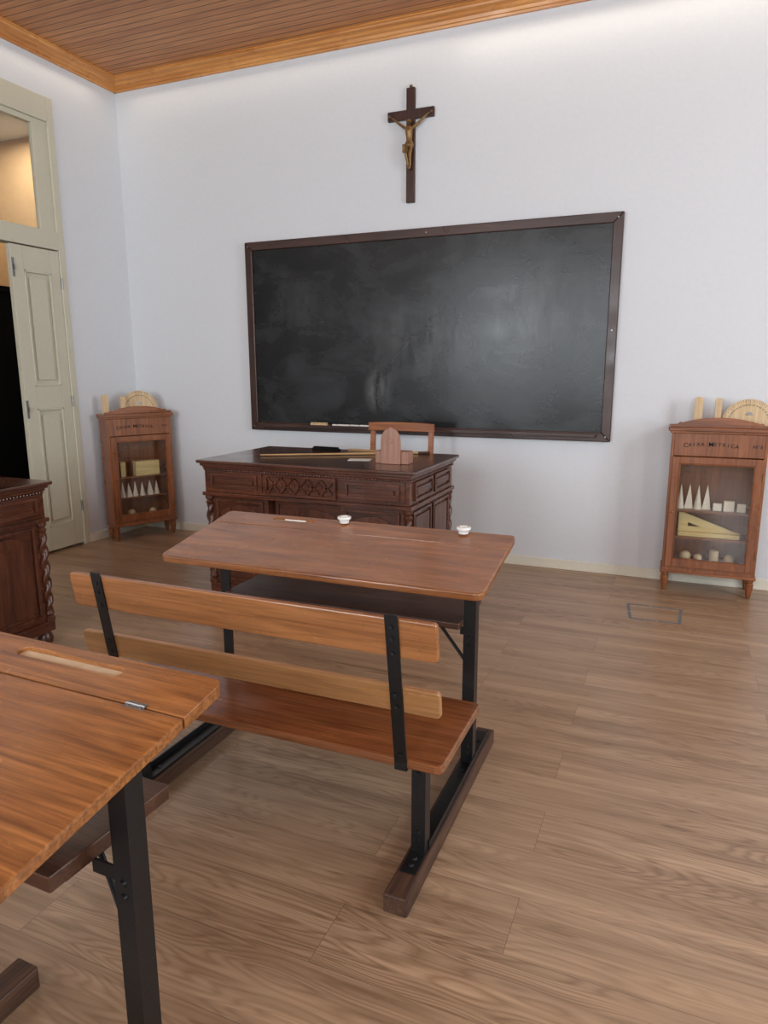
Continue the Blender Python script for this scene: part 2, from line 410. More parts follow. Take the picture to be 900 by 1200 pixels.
# cornice
prof = [(0, 3.878), (.018, 3.878), (.022, 3.892), (.034, 3.894), (.040, 3.912), (.062, 3.918), (.070, 3.932), (.105, 3.936), (.110, 3.948), (.125, 3.950), (.125, ZC), (0, ZC)]
bm = NB(); prism(bm, prof, lambda a, b, t: (t, YB-a, b), XL, XR); struct(finish(bm, 'trim_1', M_trim))
M_trimY = wood('cornice_pine_side', srgb(192, 120, 56), srgb(228, 164, 92), 'Y', .3, .7, .2)
bm = NB(); prism(bm, prof, lambda a, b, t: (XL+a, t, b), YR, YB); struct(finish(bm, 'trim_2', M_trimY))
bm = NB(); prism(bm, prof, lambda a, b, t: (XR-a, t, b), YR, YB); struct(finish(bm, 'trim_3', M_trimY))

# door with transom
bm = NB()
X0 = XL-.10; X1 = XL+.012
box(bm, X0, X1, D1-.05, D1+.01, 0, DZ); box(bm, X0, X1, D0-.01, D0+.05, 0, DZ)
box(bm, X0, X1, D0+.05, D1-.05, 3.42, DZ); box(bm, X0, X1, D0+.05, D1-.05, 2.46, 2.60)
box(bm, X0+.05, X1-.02, D1-.19, D1-.05, 2.60, 3.42); box(bm, X0+.05, X1-.02, D0+.05, D0+.17, 2.60, 3.42)
box(bm, X0+.05, X1-.02, D0+.17, D1-.19, 3.38, 3.42)
door = struct(finish(bm, 'door_1', M_beige, bevel=.004))
bm = NB(); box(bm, XL-.040, XL-.035, D0+.17, D1-.19, 2.60, 3.38); finish(bm, 'transom_glass', M_glass, door)
LY0, LY1 = 4.02, 4.478
bm = NB()
lx0, lx1 = XL-.04, XL+.002
py0, py1 = 4.13, 4.385
box(bm, lx0, lx1, LY0, py0, .02, 2.45); box(bm, lx0, lx1, py1, LY1, .02, 2.45)
for z0, z1 in ((.02, .22), (1.2, 1.38), (2.27, 2.45)): box(bm, lx0, lx1, py0, py1, z0, z1)
for z0, z1 in ((.22, 1.2), (1.38, 2.27)):
    box(bm, lx0+.012, lx1-.020, py0, py1, z0, z1)
    box(bm, lx1-.022, lx1-.004, py0+.045, py1-.045, z0+.05, z1-.05)
    for a, b, c, d in ((py0, py0+.014, z0, z1), (py1-.014, py1, z0, z1), (py0, py1, z0, z0+.014), (py0, py1, z1-.014, z1)):
        box(bm, lx1-.020, lx1+.004, a, b, c, d)
leaf = finish(bm, 'door_leaf', M_beige, door, bevel=.003)
for z in (.35, 1.25, 2.2):
    bm = NB(); tube(bm, (XL+.012, LY1+.003, z-.045), (XL+.012, LY1+.003, z+.045), .008); finish(bm, 'hinge', M_steel, door, smooth=True)
for z in (1.2, 2.28):
    bm = NB(); box(bm, XL+.003, XL+.006, LY0+.004, LY0+.024, z-.07, z+.07); box(bm, XL+.006, XL+.018, LY0+.008, LY0+.02, z-.02, z+.02)
    finish(bm, 'latch_plate', M_steel, leaf)
# room beyond the door
bm = NB(); box(bm, XL-1.9, XL-1.75, 1.5, YB+.1, 0, ZC); struct(finish(bm, 'wall_corridor', M_tan))
bm = NB(); box(bm, XL-1.75, XL-.18, 1.5, 1.6, 0, ZC); struct(finish(bm, 'wall_corridor_end', M_tan))
bm = NB(); box(bm, XL-1.75, XL-.18, YB, YB+.1, 0, ZC); struct(finish(bm, 'wall_corridor_back', M_tan))
bm = NB(); box(bm, XL-1.75, XL-.18, 1.6, YB, 3.66, 3.70); struct(finish(bm, 'ceiling_corridor', M_wall))
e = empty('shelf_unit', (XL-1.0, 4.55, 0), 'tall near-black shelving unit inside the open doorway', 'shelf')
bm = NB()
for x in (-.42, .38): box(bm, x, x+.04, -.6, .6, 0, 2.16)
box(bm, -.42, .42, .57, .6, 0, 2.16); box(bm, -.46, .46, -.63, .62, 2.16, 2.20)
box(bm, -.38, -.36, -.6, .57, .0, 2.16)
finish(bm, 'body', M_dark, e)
for z in (.1, .62, 1.14, 1.7):
    bm = NB(); box(bm, -.355, .375, -.6, .565, z, z+.025); finish(bm, 'shelf', M_shelfw, e)

# ---------------------------------------------------------------- blackboard
bx0, bx1, bz0, bz1 = -3.44, -.415, .99, 2.55
e = empty('blackboard', (bx0/2+bx1/2, YB, bz0), 'large black chalkboard in dark wood frame hung on white wall', 'blackboard')
hw = (bx1-bx0)/2; hh = bz1-bz0; fw_ = .068
bm = NB(); box(bm, -hw+fw_-.01, hw-fw_+.01, -.028, -.001, fw_-.01, hh-fw_+.01); finish(bm, 'writing_surface', M_slate, e)
for nm, (a, b, c, d) in {'t': (-hw, hw, hh-fw_, hh), 'b': (-hw, hw, 0, fw_)}.items():
    bm = NB(); pts = [(a, c if nm == 'b' else d), (b, c if nm == 'b' else d), (b-fw_, d if nm == 'b' else c), (a+fw_, d if nm == 'b' else c)]
    prism(bm, pts, lambda p, q, t: (p, t, q), -.045, -.001); finish(bm, 'frame_rail', M_frame, e, bevel=.006, seg=3)
M_frameZ = wood('board_frame_upright', srgb(50, 30, 25), srgb(80, 52, 43), 'Z', .32, 1., .3)
for s in (-1, 1):
    bm = NB(); pts = [(s*hw, 0), (s*hw, hh), (s*(hw-fw_), hh-fw_), (s*(hw-fw_), fw_)]
    prism(bm, pts, lambda p, q, t: (p, t, q), -.045, -.001); finish(bm, 'frame_rail', M_frameZ, e, bevel=.006, seg=3)
bm = NB(); box(bm, -hw+.12, hw-.1, -.10, -.045, .036, .052); box(bm, -hw+.12, hw-.1, -.108, -.10, .036, .062)
finish(bm, 'chalk_ledge', M_frame, e, bevel=.003)
for (x, z) in ((-hw+.035, .035), (-hw+.035, hh-.035), (hw-.035, hh-.035), (hw-.035, .035), (.1, hh-.035), (hw-.035, hh/2)):
    bm = NB(); tube(bm, (x, -.0455, z), (x, -.049, z), .0065, .005); finish(bm, 'screw', M_steel, e, smooth=True)
LZ = bz0+.052
bm = NB(); box(bm, -.075, .075, -.02, .02, 0, .022); box(bm, -.075, .075, -.018, .018, .022, .03)
o = finish(bm, 'board_eraser', M_pale, bevel=.004, loc=(-2.75, YB-.074, LZ)); tag(o, 'pale wooden board eraser lying on the chalk ledge', 'eraser')
for i, x in enumerate([-2.60, -2.55, -2.49, -2.44, -2.40, -2.34, -2.29]):
    bm = NB(); tube(bm, (-.022-.006*(i % 3), 0, 0), (.022+.005*(i % 2), 0, 0), .010, seg=10)
    o = finish(bm, 'chalk_stick', M_chalk, smooth=True, loc=(x, YB-.08+.008*(i % 2), LZ+.010)); o.rotation_euler[2] = random.uniform(-.3, .3)
    tag(o, 'short white chalk stick on the blackboard ledge', 'chalk', 'chalk sticks on the ledge')

# ---------------------------------------------------------------- crucifix
e = empty('crucifix', (-1.965, YB, 2.74), 'dark wooden crucifix with brass figure hung above the blackboard', 'crucifix')
bm = NB()
pts = [(-.033, 0), (.033, 0), (.033, .577), (.182, .577), (.182, .643), (.033, .643), (.033, .79), (-.033, .79), (-.033, .643), (-.182, .643), (-.182, .577), (-.033, .577)]
prism(bm, pts, lambda p, q, t: (p, t, q), -.028, -.0005); finish(bm, 'cross', M_cross, e, bevel=.004)
bm = NB(); lathe(bm, (0, -.016, .79), [(.004, 0), (.012, .006), (.012, .014), (.004, .022)], 12); finish(bm, 'finial', M_brass, e, smooth=True)
for sx in (-.165, .165):
    bm = NB(); lathe(bm, (0, 0, 0), [(.001, 0), (.008, .001), (.006, .006), (.001, .008)], 12)
    o = finish(bm, 'stud', M_brass, e, smooth=True, loc=(sx, -.028, .61)); o.rotation_euler[0] = math.pi/2
sk = [((0, -.045, .405), .024, .018), ((0, -.05, .44), .022, .017), ((0, -.055, .475), .031, .020), ((0, -.052, .508), .024, .016), ((.002, -.06, .525), .011, .011), ((.006, -.068, .545), .020, .022), ((.007, -.067, .565), .016, .019),
      ((-.035, -.05, .512), .013, .012), ((-.082, -.043, .548), .010, .010), ((-.128, -.036, .585), .0075, .0075), ((-.145, -.034, .597), .008, .004), ((-.158, -.033, .604), .004, .003),
      ((.035, -.05, .512), .013, .012), ((.082, -.043, .548), .010, .010), ((.128, -.036, .585), .0075, .0075), ((.145, -.034, .597), .008, .004), ((.158, -.033, .604), .004, .003),
      ((-.014, -.052, .385), .017, .017), ((-.018, -.07, .325), .013, .014), ((-.010, -.048, .265), .0095, .010), ((-.005, -.05, .243), .008, .009), ((-.004, -.062, .228), .006, .006),
      ((.014, -.052, .385), .017, .017), ((.012, -.072, .322), .013, .014), ((.008, -.05, .262), .0095, .010), ((.006, -.053, .240), .008, .009), ((.005, -.066, .225), .006, .006)]
ed = [(0, 1), (1, 2), (2, 3), (3, 4), (4, 5), (5, 6), (3, 7), (7, 8), (8, 9), (9, 10), (10, 11), (3, 12), (12, 13), (13, 14), (14, 15), (15, 16), (0, 17), (17, 18), (18, 19), (19, 20), (20, 21), (0, 22), (22, 23), (23, 24), (24, 25), (25, 26)]
me = bpy.data.meshes.new('figure'); me.from_pydata([s[0] for s in sk], ed, []); me.materials.append(M_brass)
fig = bpy.data.objects.new('figure', me); COL.objects.link(fig); fig.parent = e; fig['label'] = 'brass body with outstretched arms'
md = fig.modifiers.new('skin', 'SKIN'); md.use_smooth_shade = True
for i, s in enumerate(sk): me.skin_vertices[0].data[i].radius = (s[1], s[2])
me.skin_vertices[0].data[0].use_root = True
md = fig.modifiers.new('sub', 'SUBSURF'); md.levels = 2; md.render_levels = 2
bm = NB()
lathe(bm, (0, -.05, .372), [(.024, 0), (.034, .01), (.033, .03), (.026, .045)], 16)
box(bm, -.050, -.02, -.066, -.045, .345, .40)
finish(bm, 'loincloth', M_brass, e, bevel=.003, smooth=True)

# ---------------------------------------------------------------- school desks
def school_desk(O, label, mtop, groove, hinge, Y0=.01, rc=.032, extra=False, px=0., py=0., rend=.49, thick=.024, rot=0., gw=.012, sx=.513):
    e = empty('school_desk', (O[0], O[1], 0), label, 'school desk', group='school desks with attached benches', rot=rot)
    XA, XB = -.67, .633; Y1 = .50; S = .179; T = .026
    Z0 = .79+(Y0-.01)*S
    ys = Y1-.125
    def top(pts, t=T):
        b = NB(); prism(b, pts, lambda p, q, u: (p, q, Z0+(q-Y0)*S+u), -t, 0)
        return b
    b = top(rrect(XA, XB, Y0, ys-.0015, .03, rs=(rc, rc, 0, 0)))
    finish(b, 'writing_flap', mtop, e, bevel=.005, seg=3)
    b = top(rrect(XA, XB, ys+.0015, Y1, .03, rs=(0, 0, .022, .022)))
    strip = finish(b, 'back_strip', mtop, e)
    cs = []
    for (g0, g1, gy) in groove:
        b = NB(); prism(b, rrect(g0, g1, gy-gw, gy+gw, gw-.0002, 5), lambda p, q, u: (p, q, Z0+(q-Y0)*S+u), -.012, .03)
        c = finish(b, 'c', None); c.parent = e; cs.append(c)
    cut(strip, cs)
    md = strip.modifiers.new('bevel', 'BEVEL'); md.width = .003; md.segments = 2; md.limit_method = 'ANGLE'; md.angle_limit = math.radians(40)
    for (g0, g1, gy) in groove:
        b = NB(); w2 = gw-.001; prism(b, rrect(g0+.001, g1-.001, gy-w2, gy+w2, w2-.0002, 5), lambda p, q, u: (p, q, Z0+(q-Y0)*S+u), -.0119, -.0095)
        finish(b, 'pen_groove', M_groove, e, label='pale bare-wood bottom of the pen groove')
    for hx in hinge:
        zc = Z0+(ys-Y0)*S
        b = NB(); M = Matrix.Translation((hx, ys, zc)) @ Matrix.Rotation(math.atan(S), 4, 'X')
        box(b, -.024, .024, -.009, .009, 0, .002, M)
        for k in (-1, 1):
            for xx in (-.016, .016): tube(b, M @ Vector((xx, k*.006, .002)), M @ Vector((xx, k*.006, .0035)), .002, seg=8)
        tube(b, M @ Vector((-.024, 0, .003)), M @ Vector((.024, 0, .003)), .003, seg=8)
        finish(b, 'hinge', M_steel, e)
    Zt = lambda y: Z0+(y-Y0)*S-T
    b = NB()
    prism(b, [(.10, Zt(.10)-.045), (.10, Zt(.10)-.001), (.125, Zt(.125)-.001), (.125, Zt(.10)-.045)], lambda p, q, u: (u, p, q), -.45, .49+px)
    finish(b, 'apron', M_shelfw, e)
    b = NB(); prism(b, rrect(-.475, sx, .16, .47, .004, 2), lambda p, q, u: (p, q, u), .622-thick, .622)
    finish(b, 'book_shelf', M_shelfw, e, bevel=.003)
    b = NB(); prism(b, rrect(-.64, .63, -.385, .04, .025, 5), lambda p, q, u: (p, q, u), .372, .40)
    finish(b, 'bench_seat', M_seat, e, bevel=.006, seg=3)
    def yb(z): return -.465+(.86-z)*.163
    for (z0, z1, mt) in ((.735, .852, M_back), (.56, .642, M_back2)):
        b = NB(); prism(b, rrect(-.64, .63, z0, z1, .012, 4), lambda p, q, u: (p, yb(q)+u, q), .0065, .0285)
        finish(b, 'backrest_board', mt, e, bevel=.004, seg=2, label=None if mt is M_back else 'lighter pale wooden backrest board')
    for x in (-.52, .505):
        b = NB(); prism(b, rrect(x-.019, x+.019, .385, .866, .006, 3), lambda p, q, u: (p, yb(q)+u, q), 0, .006)
        for z in (.83, .795, .75, .62, .58, .42):
            tube(b, (x, yb(z)+.001, z), (x, yb(z)-.006, z), .007, .005, seg=10)
        box(b, x-.019, x+.019, yb(.385)+0, yb(.385)+.06, .366, .372)
        box(b, x-.019, x+.019, yb(.385)-.001, yb(.385)+.005, .366, .40)
        finish(b, 'backrest_bracket', M_black, e)
    for s, x in ((-1, -.50), (1, .54)):
        if s > 0: x += px
        b = NB(); box(b, x-.036, x+.036, -.52, rend, 0, .06)
        run = finish(b, 'floor_runner', M_runner, e, bevel=.005)
        b = NB(); box(b, x-.024, x+.024, -.42, rend-.04, .06, .066)
        box(b, x+s*.024-.0025, x+s*.024+.0025, -.30, rend-.06, .06, .088)
        for y in (-.39, -.36, -.26, .15, .30+py*.3, .37):
            tube(b, (x, y, .066), (x, y, .071), .009, .007, seg=8)
        finish(b, 'metal_strap', M_black, run)
        xo = x+s*.022; xi = x-s*.022
        yp = .20+py
        for y, zt in ((-.33, .371), (yp, Zt(yp)-.001)):
            b = NB()
            box(b, min(xo, xi), max(xo, xi), y, y+.007, .066, zt)
            box(b, min(xo, xo-s*.007), max(xo, xo-s*.007), y+.007, y+.045, .066, zt)
            zz = [.11, .135] + ([.56, .53] if y > 0 else [.33])
            for z in zz: tube(b, (x, y, z), (x, y-.006, z), .008, .006, seg=10)
            if y < 0: box(b, min(xo, xi), max(xo, xi), -.36, 0, .364, .3715)
            else:
                prism(b, [(.05, Zt(.05)-.007), (.45, Zt(.45)-.007), (.45, Zt(.45)-.0005), (.05, Zt(.05)-.0005)], lambda p, q, u: (u, p, q), min(xo, xi), max(xo, xi))
                zb = .622-thick
                xe = sx-.008 if s > 0 else xi
                box(b, min(xe, xe-s*.035), max(xe, xe-s*.035), .20, .40, zb-.007, zb-.0005)
                box(b, min(xi, xe), max(xi, xe), yp+.001, yp+.006, zb-.03, zb-.0005)
            finish(b, 'leg', M_black, e)
        b = NB(); tube(b, (x-s*.02, yp+.012, .47), (x-s*.15, yp+.07, .622-thick-.008), .0065, seg=8); finish(b, 'brace', M_black, e, smooth=True)
    b = NB(); tube(b, (-.48, -.33+.02, .345), (.52+px, -.33+.02, .345), .006, seg=8)
    finish(b, 'stretcher_rod', M_black, e, smooth=True)
    if extra:
        b = NB(); box(b, .03, .10, -.3, .40, 0, .06); finish(b, 'floor_runner', M_runner, e, bevel=.005)
    return e
school_desk((-1.16, 2.08), 'brown two-seat school desk with bench, black iron legs and inkwells', M_desk, [(-.42, -.22, .46)], [])
school_desk((-1.46, .614), 'golden-brown school desk with pen groove and small steel hinge', M_desk2, [(.09, .40, .455), (-.45, -.15, .455)], [.515, -.5], Y0=-.05, extra=True, px=.025, py=.06, rend=.40, thick=.034, rot=-.03, gw=.016, sx=.495)
def desk_z(y): return .79+(y-.01)*.179
for x in (-1.24, -.725):
    b = NB(); y = 2.545
    o = empty('inkwell', (x, y, desk_z(y-2.08)+.005), 'white ceramic inkwell set at the back edge of the desk', 'inkwell', group='white ceramic inkwells')
    lathe(b, (0, 0, 0), [(.019, 0), (.021, .010), (.0285, .018), (.0285, .026), (.025, .028), (.017, .027), (.015, .014)], 24); finish(b, 'bowl', M_ceram, o, smooth=True)
    b = NB(); lathe(b, (0, 0, 0), [(.013, .0145), (.0145, .0165)], 20); finish(b, 'ink', M_ink, o)
b = NB(); tube(b, (-.05, 0, 0), (.05, 0, 0), .0045, seg=8)
o = finish(b, 'slate_pencil', M_chalk, smooth=True, loc=(-1.47, 2.54, desk_z(.46)-.0045)); tag(o, 'thin white slate pencil in the desk groove', 'pencil')

# ---------------------------------------------------------------- carved desks
def raised(bm, x0, x1, z0, z1, y, arch=False, d=.012):
    w = .016
    for a, b_, c, d_ in ((x0, x1, z0, z0+w), (x0, x1, z1-w, z1), (x0, x0+w, z0+w, z1-w), (x1-w, x1, z0+w, z1-w)):
        box(bm, a, b_, y-d, y, c, d_)
    m = .034
    if x1-x0 > 2.4*m and z1-z0 > 2.4*m:
        if arch:
            cx = (x0+x1)/2; hw = (x1-x0)/2-m; n = 14; pts = [(x0+m, z0+m), (x1-m, z0+m)]
            h = min(.05, hw*.5)
            for k in range(n+1):
                t = k/n; u = 1-2*t
                pts.append((cx+hw*u, z1-m-h+h*(1-abs(u)**2.2)))
            prism(bm, pts, lambda p, q, t: (p, t, q), y-d*.8, y)
        else:
            box(bm, x0+m, x1-m, y-d*.8, y, z0+m, z1-m)

def carved_desk(loc, rot, label, zs=1.):
    e = empty('writing_desk', loc, label, 'desk', rot=rot, scale=(1, 1, zs), group='dark carved writing desks')
    b = NB(); prism(b, rrect(-.735, .735, -.44, .44, .012, 3), lambda p, q, t: (p, q, t), .93, .95)
    finish(b, 'desk_top', M_teachtop, e, bevel=.006, seg=3)
    b = NB(); prism(b, rrect(-.718, .718, -.423, .423, .008, 2), lambda p, q, t: (p, q, t), .912, .93)
    box(b, -.705, .705, -.41, .41, .897, .912)
    finish(b, 'top_moulding', M_teach, e, bevel=.004)
    b = NB()
    R = .0075
    n = 70
    for k in range(n):
        x = -.69+1.38*k/(n-1)
        bmesh.ops.create_icosphere(b, subdivisions=1, radius=R, matrix=Matrix.Translation((x, -.405, .889)))
    for k in range(40):
        y = -.395+.79*k/39
        for x in (-.7, .7): bmesh.ops.create_icosphere(b, subdivisions=1, radius=R, matrix=Matrix.Translation((x, y, .889)))
    finish(b, 'bead_moulding', M_teach, e, smooth=True)
    b = NB(); box(b, -.695, .695, -.40, .40, .745, .897); box(b, -.71, .71, -.415, .415, .722, .745)
    for s in (-1, 1):
        x0, x1 = (.25, .685) if s > 0 else (-.685, -.25)
        box(b, x0, x1, -.375, .375, .14, .722); box(b, x0-.012, x1+.012, -.395, .395, .08, .14)
    box(b, -.25, .25, -.30, -.27, .14, .722)
    finish(b, 'body', M_teach, e, bevel=.003)
    for x0, x1 in ((-.67, -.27), (.27, .67)):
        b = NB(); box(b, x0, x1, -.408, -.40, .757, .882); raised(b, x0+.03, x1-.03, .772, .868, -.408, d=.014)
        finish(b, 'drawer_front', M_teach, e, bevel=.002)
    b = NB(); box(b, -.24, .24, -.404, -.40, .757, .882)
    for a, c, d, f in ((-.24, .24, .757, .770), (-.24, .24, .869, .882), (-.24, -.226, .770, .869), (.226, .24, .770, .869)): box(b, a, c, -.424, -.404, d, f)
    n = 5; w = .452/n; z0, z1 = .770, .869
    for k in range(n):
        cx = -.226+w*(k+.5)
        for sgn in (-1, 1):
            L_ = math.hypot(w, z1-z0); M = Matrix.Translation((cx, -.411, (z0+z1)/2)) @ Matrix.Rotation(sgn*math.atan2(z1-z0, w), 4, 'Y')
            box(b, -L_/2, L_/2, -.009, .007, -.0055, .0055, M)
    for k in range(n+1):
        cx = -.226+w*k
        if 0 < k < n: bmesh.ops.create_icosphere(b, subdivisions=2, radius=.010, matrix=Matrix.Translation((cx, -.408, .82)))
    finish(b, 'carved_panel', M_teach, e, label='drawer front carved with a diamond lattice')
    for x0, x1 in ((-.63, -.28), (.28, .63)):
        b = NB(); raised(b, x0, x1, .17, .70, -.375, True, .014)
        finish(b, 'pedestal_panel', M_teachZ, e, bevel=.002)
    b = NB(); raised(b, -.23, .23, .2, .70, -.30, True, .014); finish(b, 'kneehole_panel', M_teachZ, e, bevel=.002)
    for s in (-1, 1):
        b = NB()
        for y0, y1 in ((-.33, -.02), (.02, .33)):
            raised(b, y0, y1, .17, .70, -.685, False, .014)
            raised(b, y0, y1, .765, .875, -.695, False, .014)
        b.transform(Matrix.Rotation(s*math.pi/2, 4, 'Z'))
        finish(b, 'side_panel', M_teachZ, e, bevel=.002)
    for x in (-.68, .68):
        for y in (-.375, .375):
            b = NB(); yy = y*1.01
            twist(b, (x, yy, 0), .20, .66, .021, 5)
            lathe(b, (x, yy, 0), [(.026, .14), (.028, .16), (.018, .17), (.027, .185), (.02, .20)], 18)
            lathe(b, (x, yy, 0), [(.02, .66), (.027, .675), (.018, .69), (.028, .70), (.028, .722)], 18)
            finish(b, 'twisted_column', M_teachZ, e, smooth=True)
            b = NB(); lathe(b, (x*.96, y*.96, 0), [(.022, 0), (.038, .015), (.042, .04), (.034, .065), (.026, .08)], 20)
            finish(b, 'foot', M_teachZ, e, smooth=True)
    return e
carved_desk((-2.035, 3.99, 0), 0, 'dark carved teacher desk holding sticks and a pointed arch box')
carved_desk((-3.515, 1.995, 0), math.pi/2, 'dark carved desk with twisted corner columns beside the doorway', .968)

TZ = .9505
e = empty('arched_box', (-1.545, 3.87, TZ), 'pinkish wooden box with a pointed arch back panel', 'box')
b = NB(); box(b, -.105, .105, -.045, .045, 0, .075); finish(b, 'base', M_pink, e, bevel=.004)
pts = [(-.062, .0), (.062, .0), (.062, .13)]
for k in range(1, 9):
    t = k/9; pts.append((.062*math.cos(t*math.pi/2)**.9, .13+.085*math.sin(t*math.pi/2)))
pts.append((0, .222))
for k in range(8, 0, -1):
    t = k/9; pts.append((-.062*math.cos(t*math.pi/2)**.9, .13+.085*math.sin(t*math.pi/2)))
pts.append((-.062, .13))
b = NB(); prism(b, pts, lambda p, q, t: (p, t, q+.0), -.066, -.046); finish(b, 'arch_panel', M_pink, e, bevel=.004)
b = NB(); tube(b, (0, -.066, .14), (0, -.071, .14), .018, .016, 20); finish(b, 'boss', M_pink, e, smooth=True)
e = empty('pointer_stick', (-1.97, 4.13, TZ+.009), 'long pale wooden pointer lying across the dark desk', 'pointer', rot=math.atan2(.56, 1.04))
b = NB(); tube(b, (-.58, 0, 0), (.46, 0, 0), .005, .008, 10); finish(b, 'shaft', M_stick, e, smooth=True)
b = NB(); tube(b, (.46, 0, .0), (.54, 0, .0), .0082, .0085, 10); finish(b, 'grip', M_shelfw, e, smooth=True)
b = NB(); box(b, -.18, .18, -.014, .014, 0, .008); o = finish(b, 'ruler', M_stick, bevel=.001, loc=(-1.92, 4.40, TZ))
tag(o, 'flat pale wooden ruler near the rear edge of the desk', 'ruler')
b = NB(); box(b, -.11, .11, -.018, .018, 0, .016); box(b, -.10, .10, -.012, .012, .016, .026); o = finish(b, 'desk_brush', M_dark, bevel=.004, loc=(-2.24, 4.32, TZ)); o.rotation_euler[2] = -.1
tag(o, 'slim dark brush lying on the desk top', 'brush')
b = NB(); box(b, -.07, .07, -.045, .045, 0, .002); o = finish(b, 'note_paper', M_paper, loc=(-1.80, 3.93, TZ)); o.rotation_euler[2] = .25
tag(o, 'small white sheet of paper on the desk', 'paper')

# chair
e = empty('wooden_chair', (-1.90, 4.70, 0), 'orange-brown wooden chair behind the teacher desk', 'chair')
b = NB(); prism(b, rrect(-.23, .23, -.21, .19, .03, 4), lambda p, q, t: (p, q, t), .46, .485); finish(b, 'seat', M_chair, e, bevel=.005)
for x in (-.21, .21):
    b = NB(); box(b, x-.018, x+.018, -.19, -.155, 0, .46); finish(b, 'leg', M_chair, e, bevel=.003)
    dx = .025 if x > 0 else -.025
    b = NB(); prism(b, [(.155, 0), (.19, 0), (.19, .46), (.235, 1.10), (.205, 1.10), (.155, .46)], lambda p, q, t: (t, p, q), x-.018+dx, x+.018+dx)
    finish(b, 'leg', M_chair, e, bevel=.003)
b = NB(); pts = [(-.265, 1.05), (.265, 1.05), (.265, 1.108)]+[(.265-.53*k/10, 1.110+.006*math.sin(math.pi*k/10)) for k in range(1, 10)]+[(-.265, 1.108)]
prism(b, pts, lambda p, q, t: (p, t, q), .188, .204); finish(b, 'top_rail', M_chair, e, bevel=.003)
b = NB(); box(b, -.21, .21, .185, .197, .80, .85); finish(b, 'back_rail', M_chair, e, bevel=.003)
for y in (-.175, .17):
    b = NB(); box(b, -.19, .19, y-.01, y+.01, .40, .458); finish(b, 'seat_rail', M_chair, e, bevel=.002)

# ---------------------------------------------------------------- display cabinets
def cabinet(loc, rot, label, W, Dp, num):
    e = empty('display_cabinet', loc, label, 'cabinet', rot=rot, group='glazed teaching cabinets')
    w = W/2-.025; f = -Dp/2+.012; r = Dp/2
    b = NB()
    box(b, -w, -w+.02, f, r, .13, 1.09); box(b, w-.02, w, f, r, .13, 1.09)
    box(b, -w+.02, w-.02, r-.012, r, .13, 1.09)
    box(b, -w+.02, w-.02, f, r-.012, .13, .20); box(b, -w+.02, w-.02, f, r-.012, .94, 1.09)
    finish(b, 'body', M_cab, e, bevel=.003)
    b = NB(); prism(b, rrect(-w-.022, w+.022, f-.022, r, .006, 2), lambda p, q, t: (p, q, t), 1.105, 1.13)
    box(b, -w-.012, w+.012, f-.012, r, 1.09, 1.106)
    finish(b, 'cornice', M_cabX, e, bevel=.004)
    b = NB(); box(b, -w-.008, w+.008, f-.008, r, .132, .15); finish(b, 'base_moulding', M_cabX, e, bevel=.003)
    pts = [(-w-.01, 0), (w+.01, 0), (w+.01, .018), (w-.03, .02), (w-.045, .034)]
    for k in range(13):
        t = k/12; u = 1-2*t; pts.append(((w-.06)*u, .03+.035*(1-u*u)))
    pts += [(-w+.045, .034), (-w+.03, .02), (-w-.01, .018)]
    b = NB(); prism(b, pts, lambda p, q, t: (p, t, 1.13+q), f-.006, f+.012); finish(b, 'pediment', M_cabX, e, bevel=.003)
    for z in (.57, .385):
        b = NB(); box(b, -w+.021, w-.021, f+.026, r-.013, z-.014, z); finish(b, 'shelf', M_cabX, e)
    b = NB(); d0, d1 = f-.012, f-.0005; dw = w-.018
    box(b, -dw, -dw+.045, d0, d1, .18, .935); box(b, dw-.045, dw, d0, d1, .18, .935)
    box(b, -dw+.045, dw-.045, d0, d1, .18, .235); box(b, -dw+.045, dw-.045, d0, d1, .89, .935)
    for a, c, p, q in ((-dw+.045, -dw+.052, .235, .89), (dw-.052, dw-.045, .235, .89), (-dw+.052, dw-.052, .235, .242), (-dw+.052, dw-.052, .883, .89)):
        box(b, a, c, d0-.003, d1, p, q)
    dr = finish(b, 'door', M_cab, e, bevel=.003)
    b = NB(); box(b, -dw+.045, dw-.045, f-.007, f-.004, .235, .89); finish(b, 'door_glass', M_glass, dr)
    b = NB(); lathe(b, (0, 0, 0), [(.004, 0), (.004, .008), (.009, .012), (.009, .018), (.003, .022)], 14)
    o = finish(b, 'knob', M_brass, dr, smooth=True, loc=(-dw+.022, d0, .56)); o.rotation_euler[0] = math.pi/2
    for z in (.3, .82):
        b = NB(); tube(b, (dw+.004, d0-.002, z-.025), (dw+.004, d0-.002, z+.025), .0045, seg=8); finish(b, 'hinge', M_brass, dr, smooth=True)
    for x in (-w+.025, w-.025):
        for y in (f+.025, r-.025):
            b = NB(); lathe(b, (x, y, 0), [(.012, 0), (.016, .02), (.024, .07), (.026, .10), (.02, .108), (.026, .118), (.026, .13)], 16); finish(b, 'leg', M_cab, e, smooth=True)
    R90 = Matrix.Rotation(math.pi/2, 4, 'X')
    def words(s):
        b = NB(); full = 'CAIXA METRICA'; st = full.index(s)
        for k, ch in enumerate(s):
            k += st
            u = (k-6)/6.5
            x = -.045+u*.165; z = 1.008+.012*(1-u*u)
            text_bm(b, ch, .042 if k in (0, 6) else .034, Matrix.Translation((x, f-.0012, z)) @ Matrix.Rotation(u*.13, 4, 'Y') @ R90, off=.0002)
        finish(b, 'lettering', M_letter, e)
    words('CAIXA'); words('METRICA')
    b = NB(); text_bm(b, num, .030, Matrix.Translation((w-.06, f-.0012, 1.012)) @ R90, off=.0002)
    finish(b, 'lettering', M_letter, e)
    return e

def place(base, p):
    return base.matrix_world @ Vector(p)

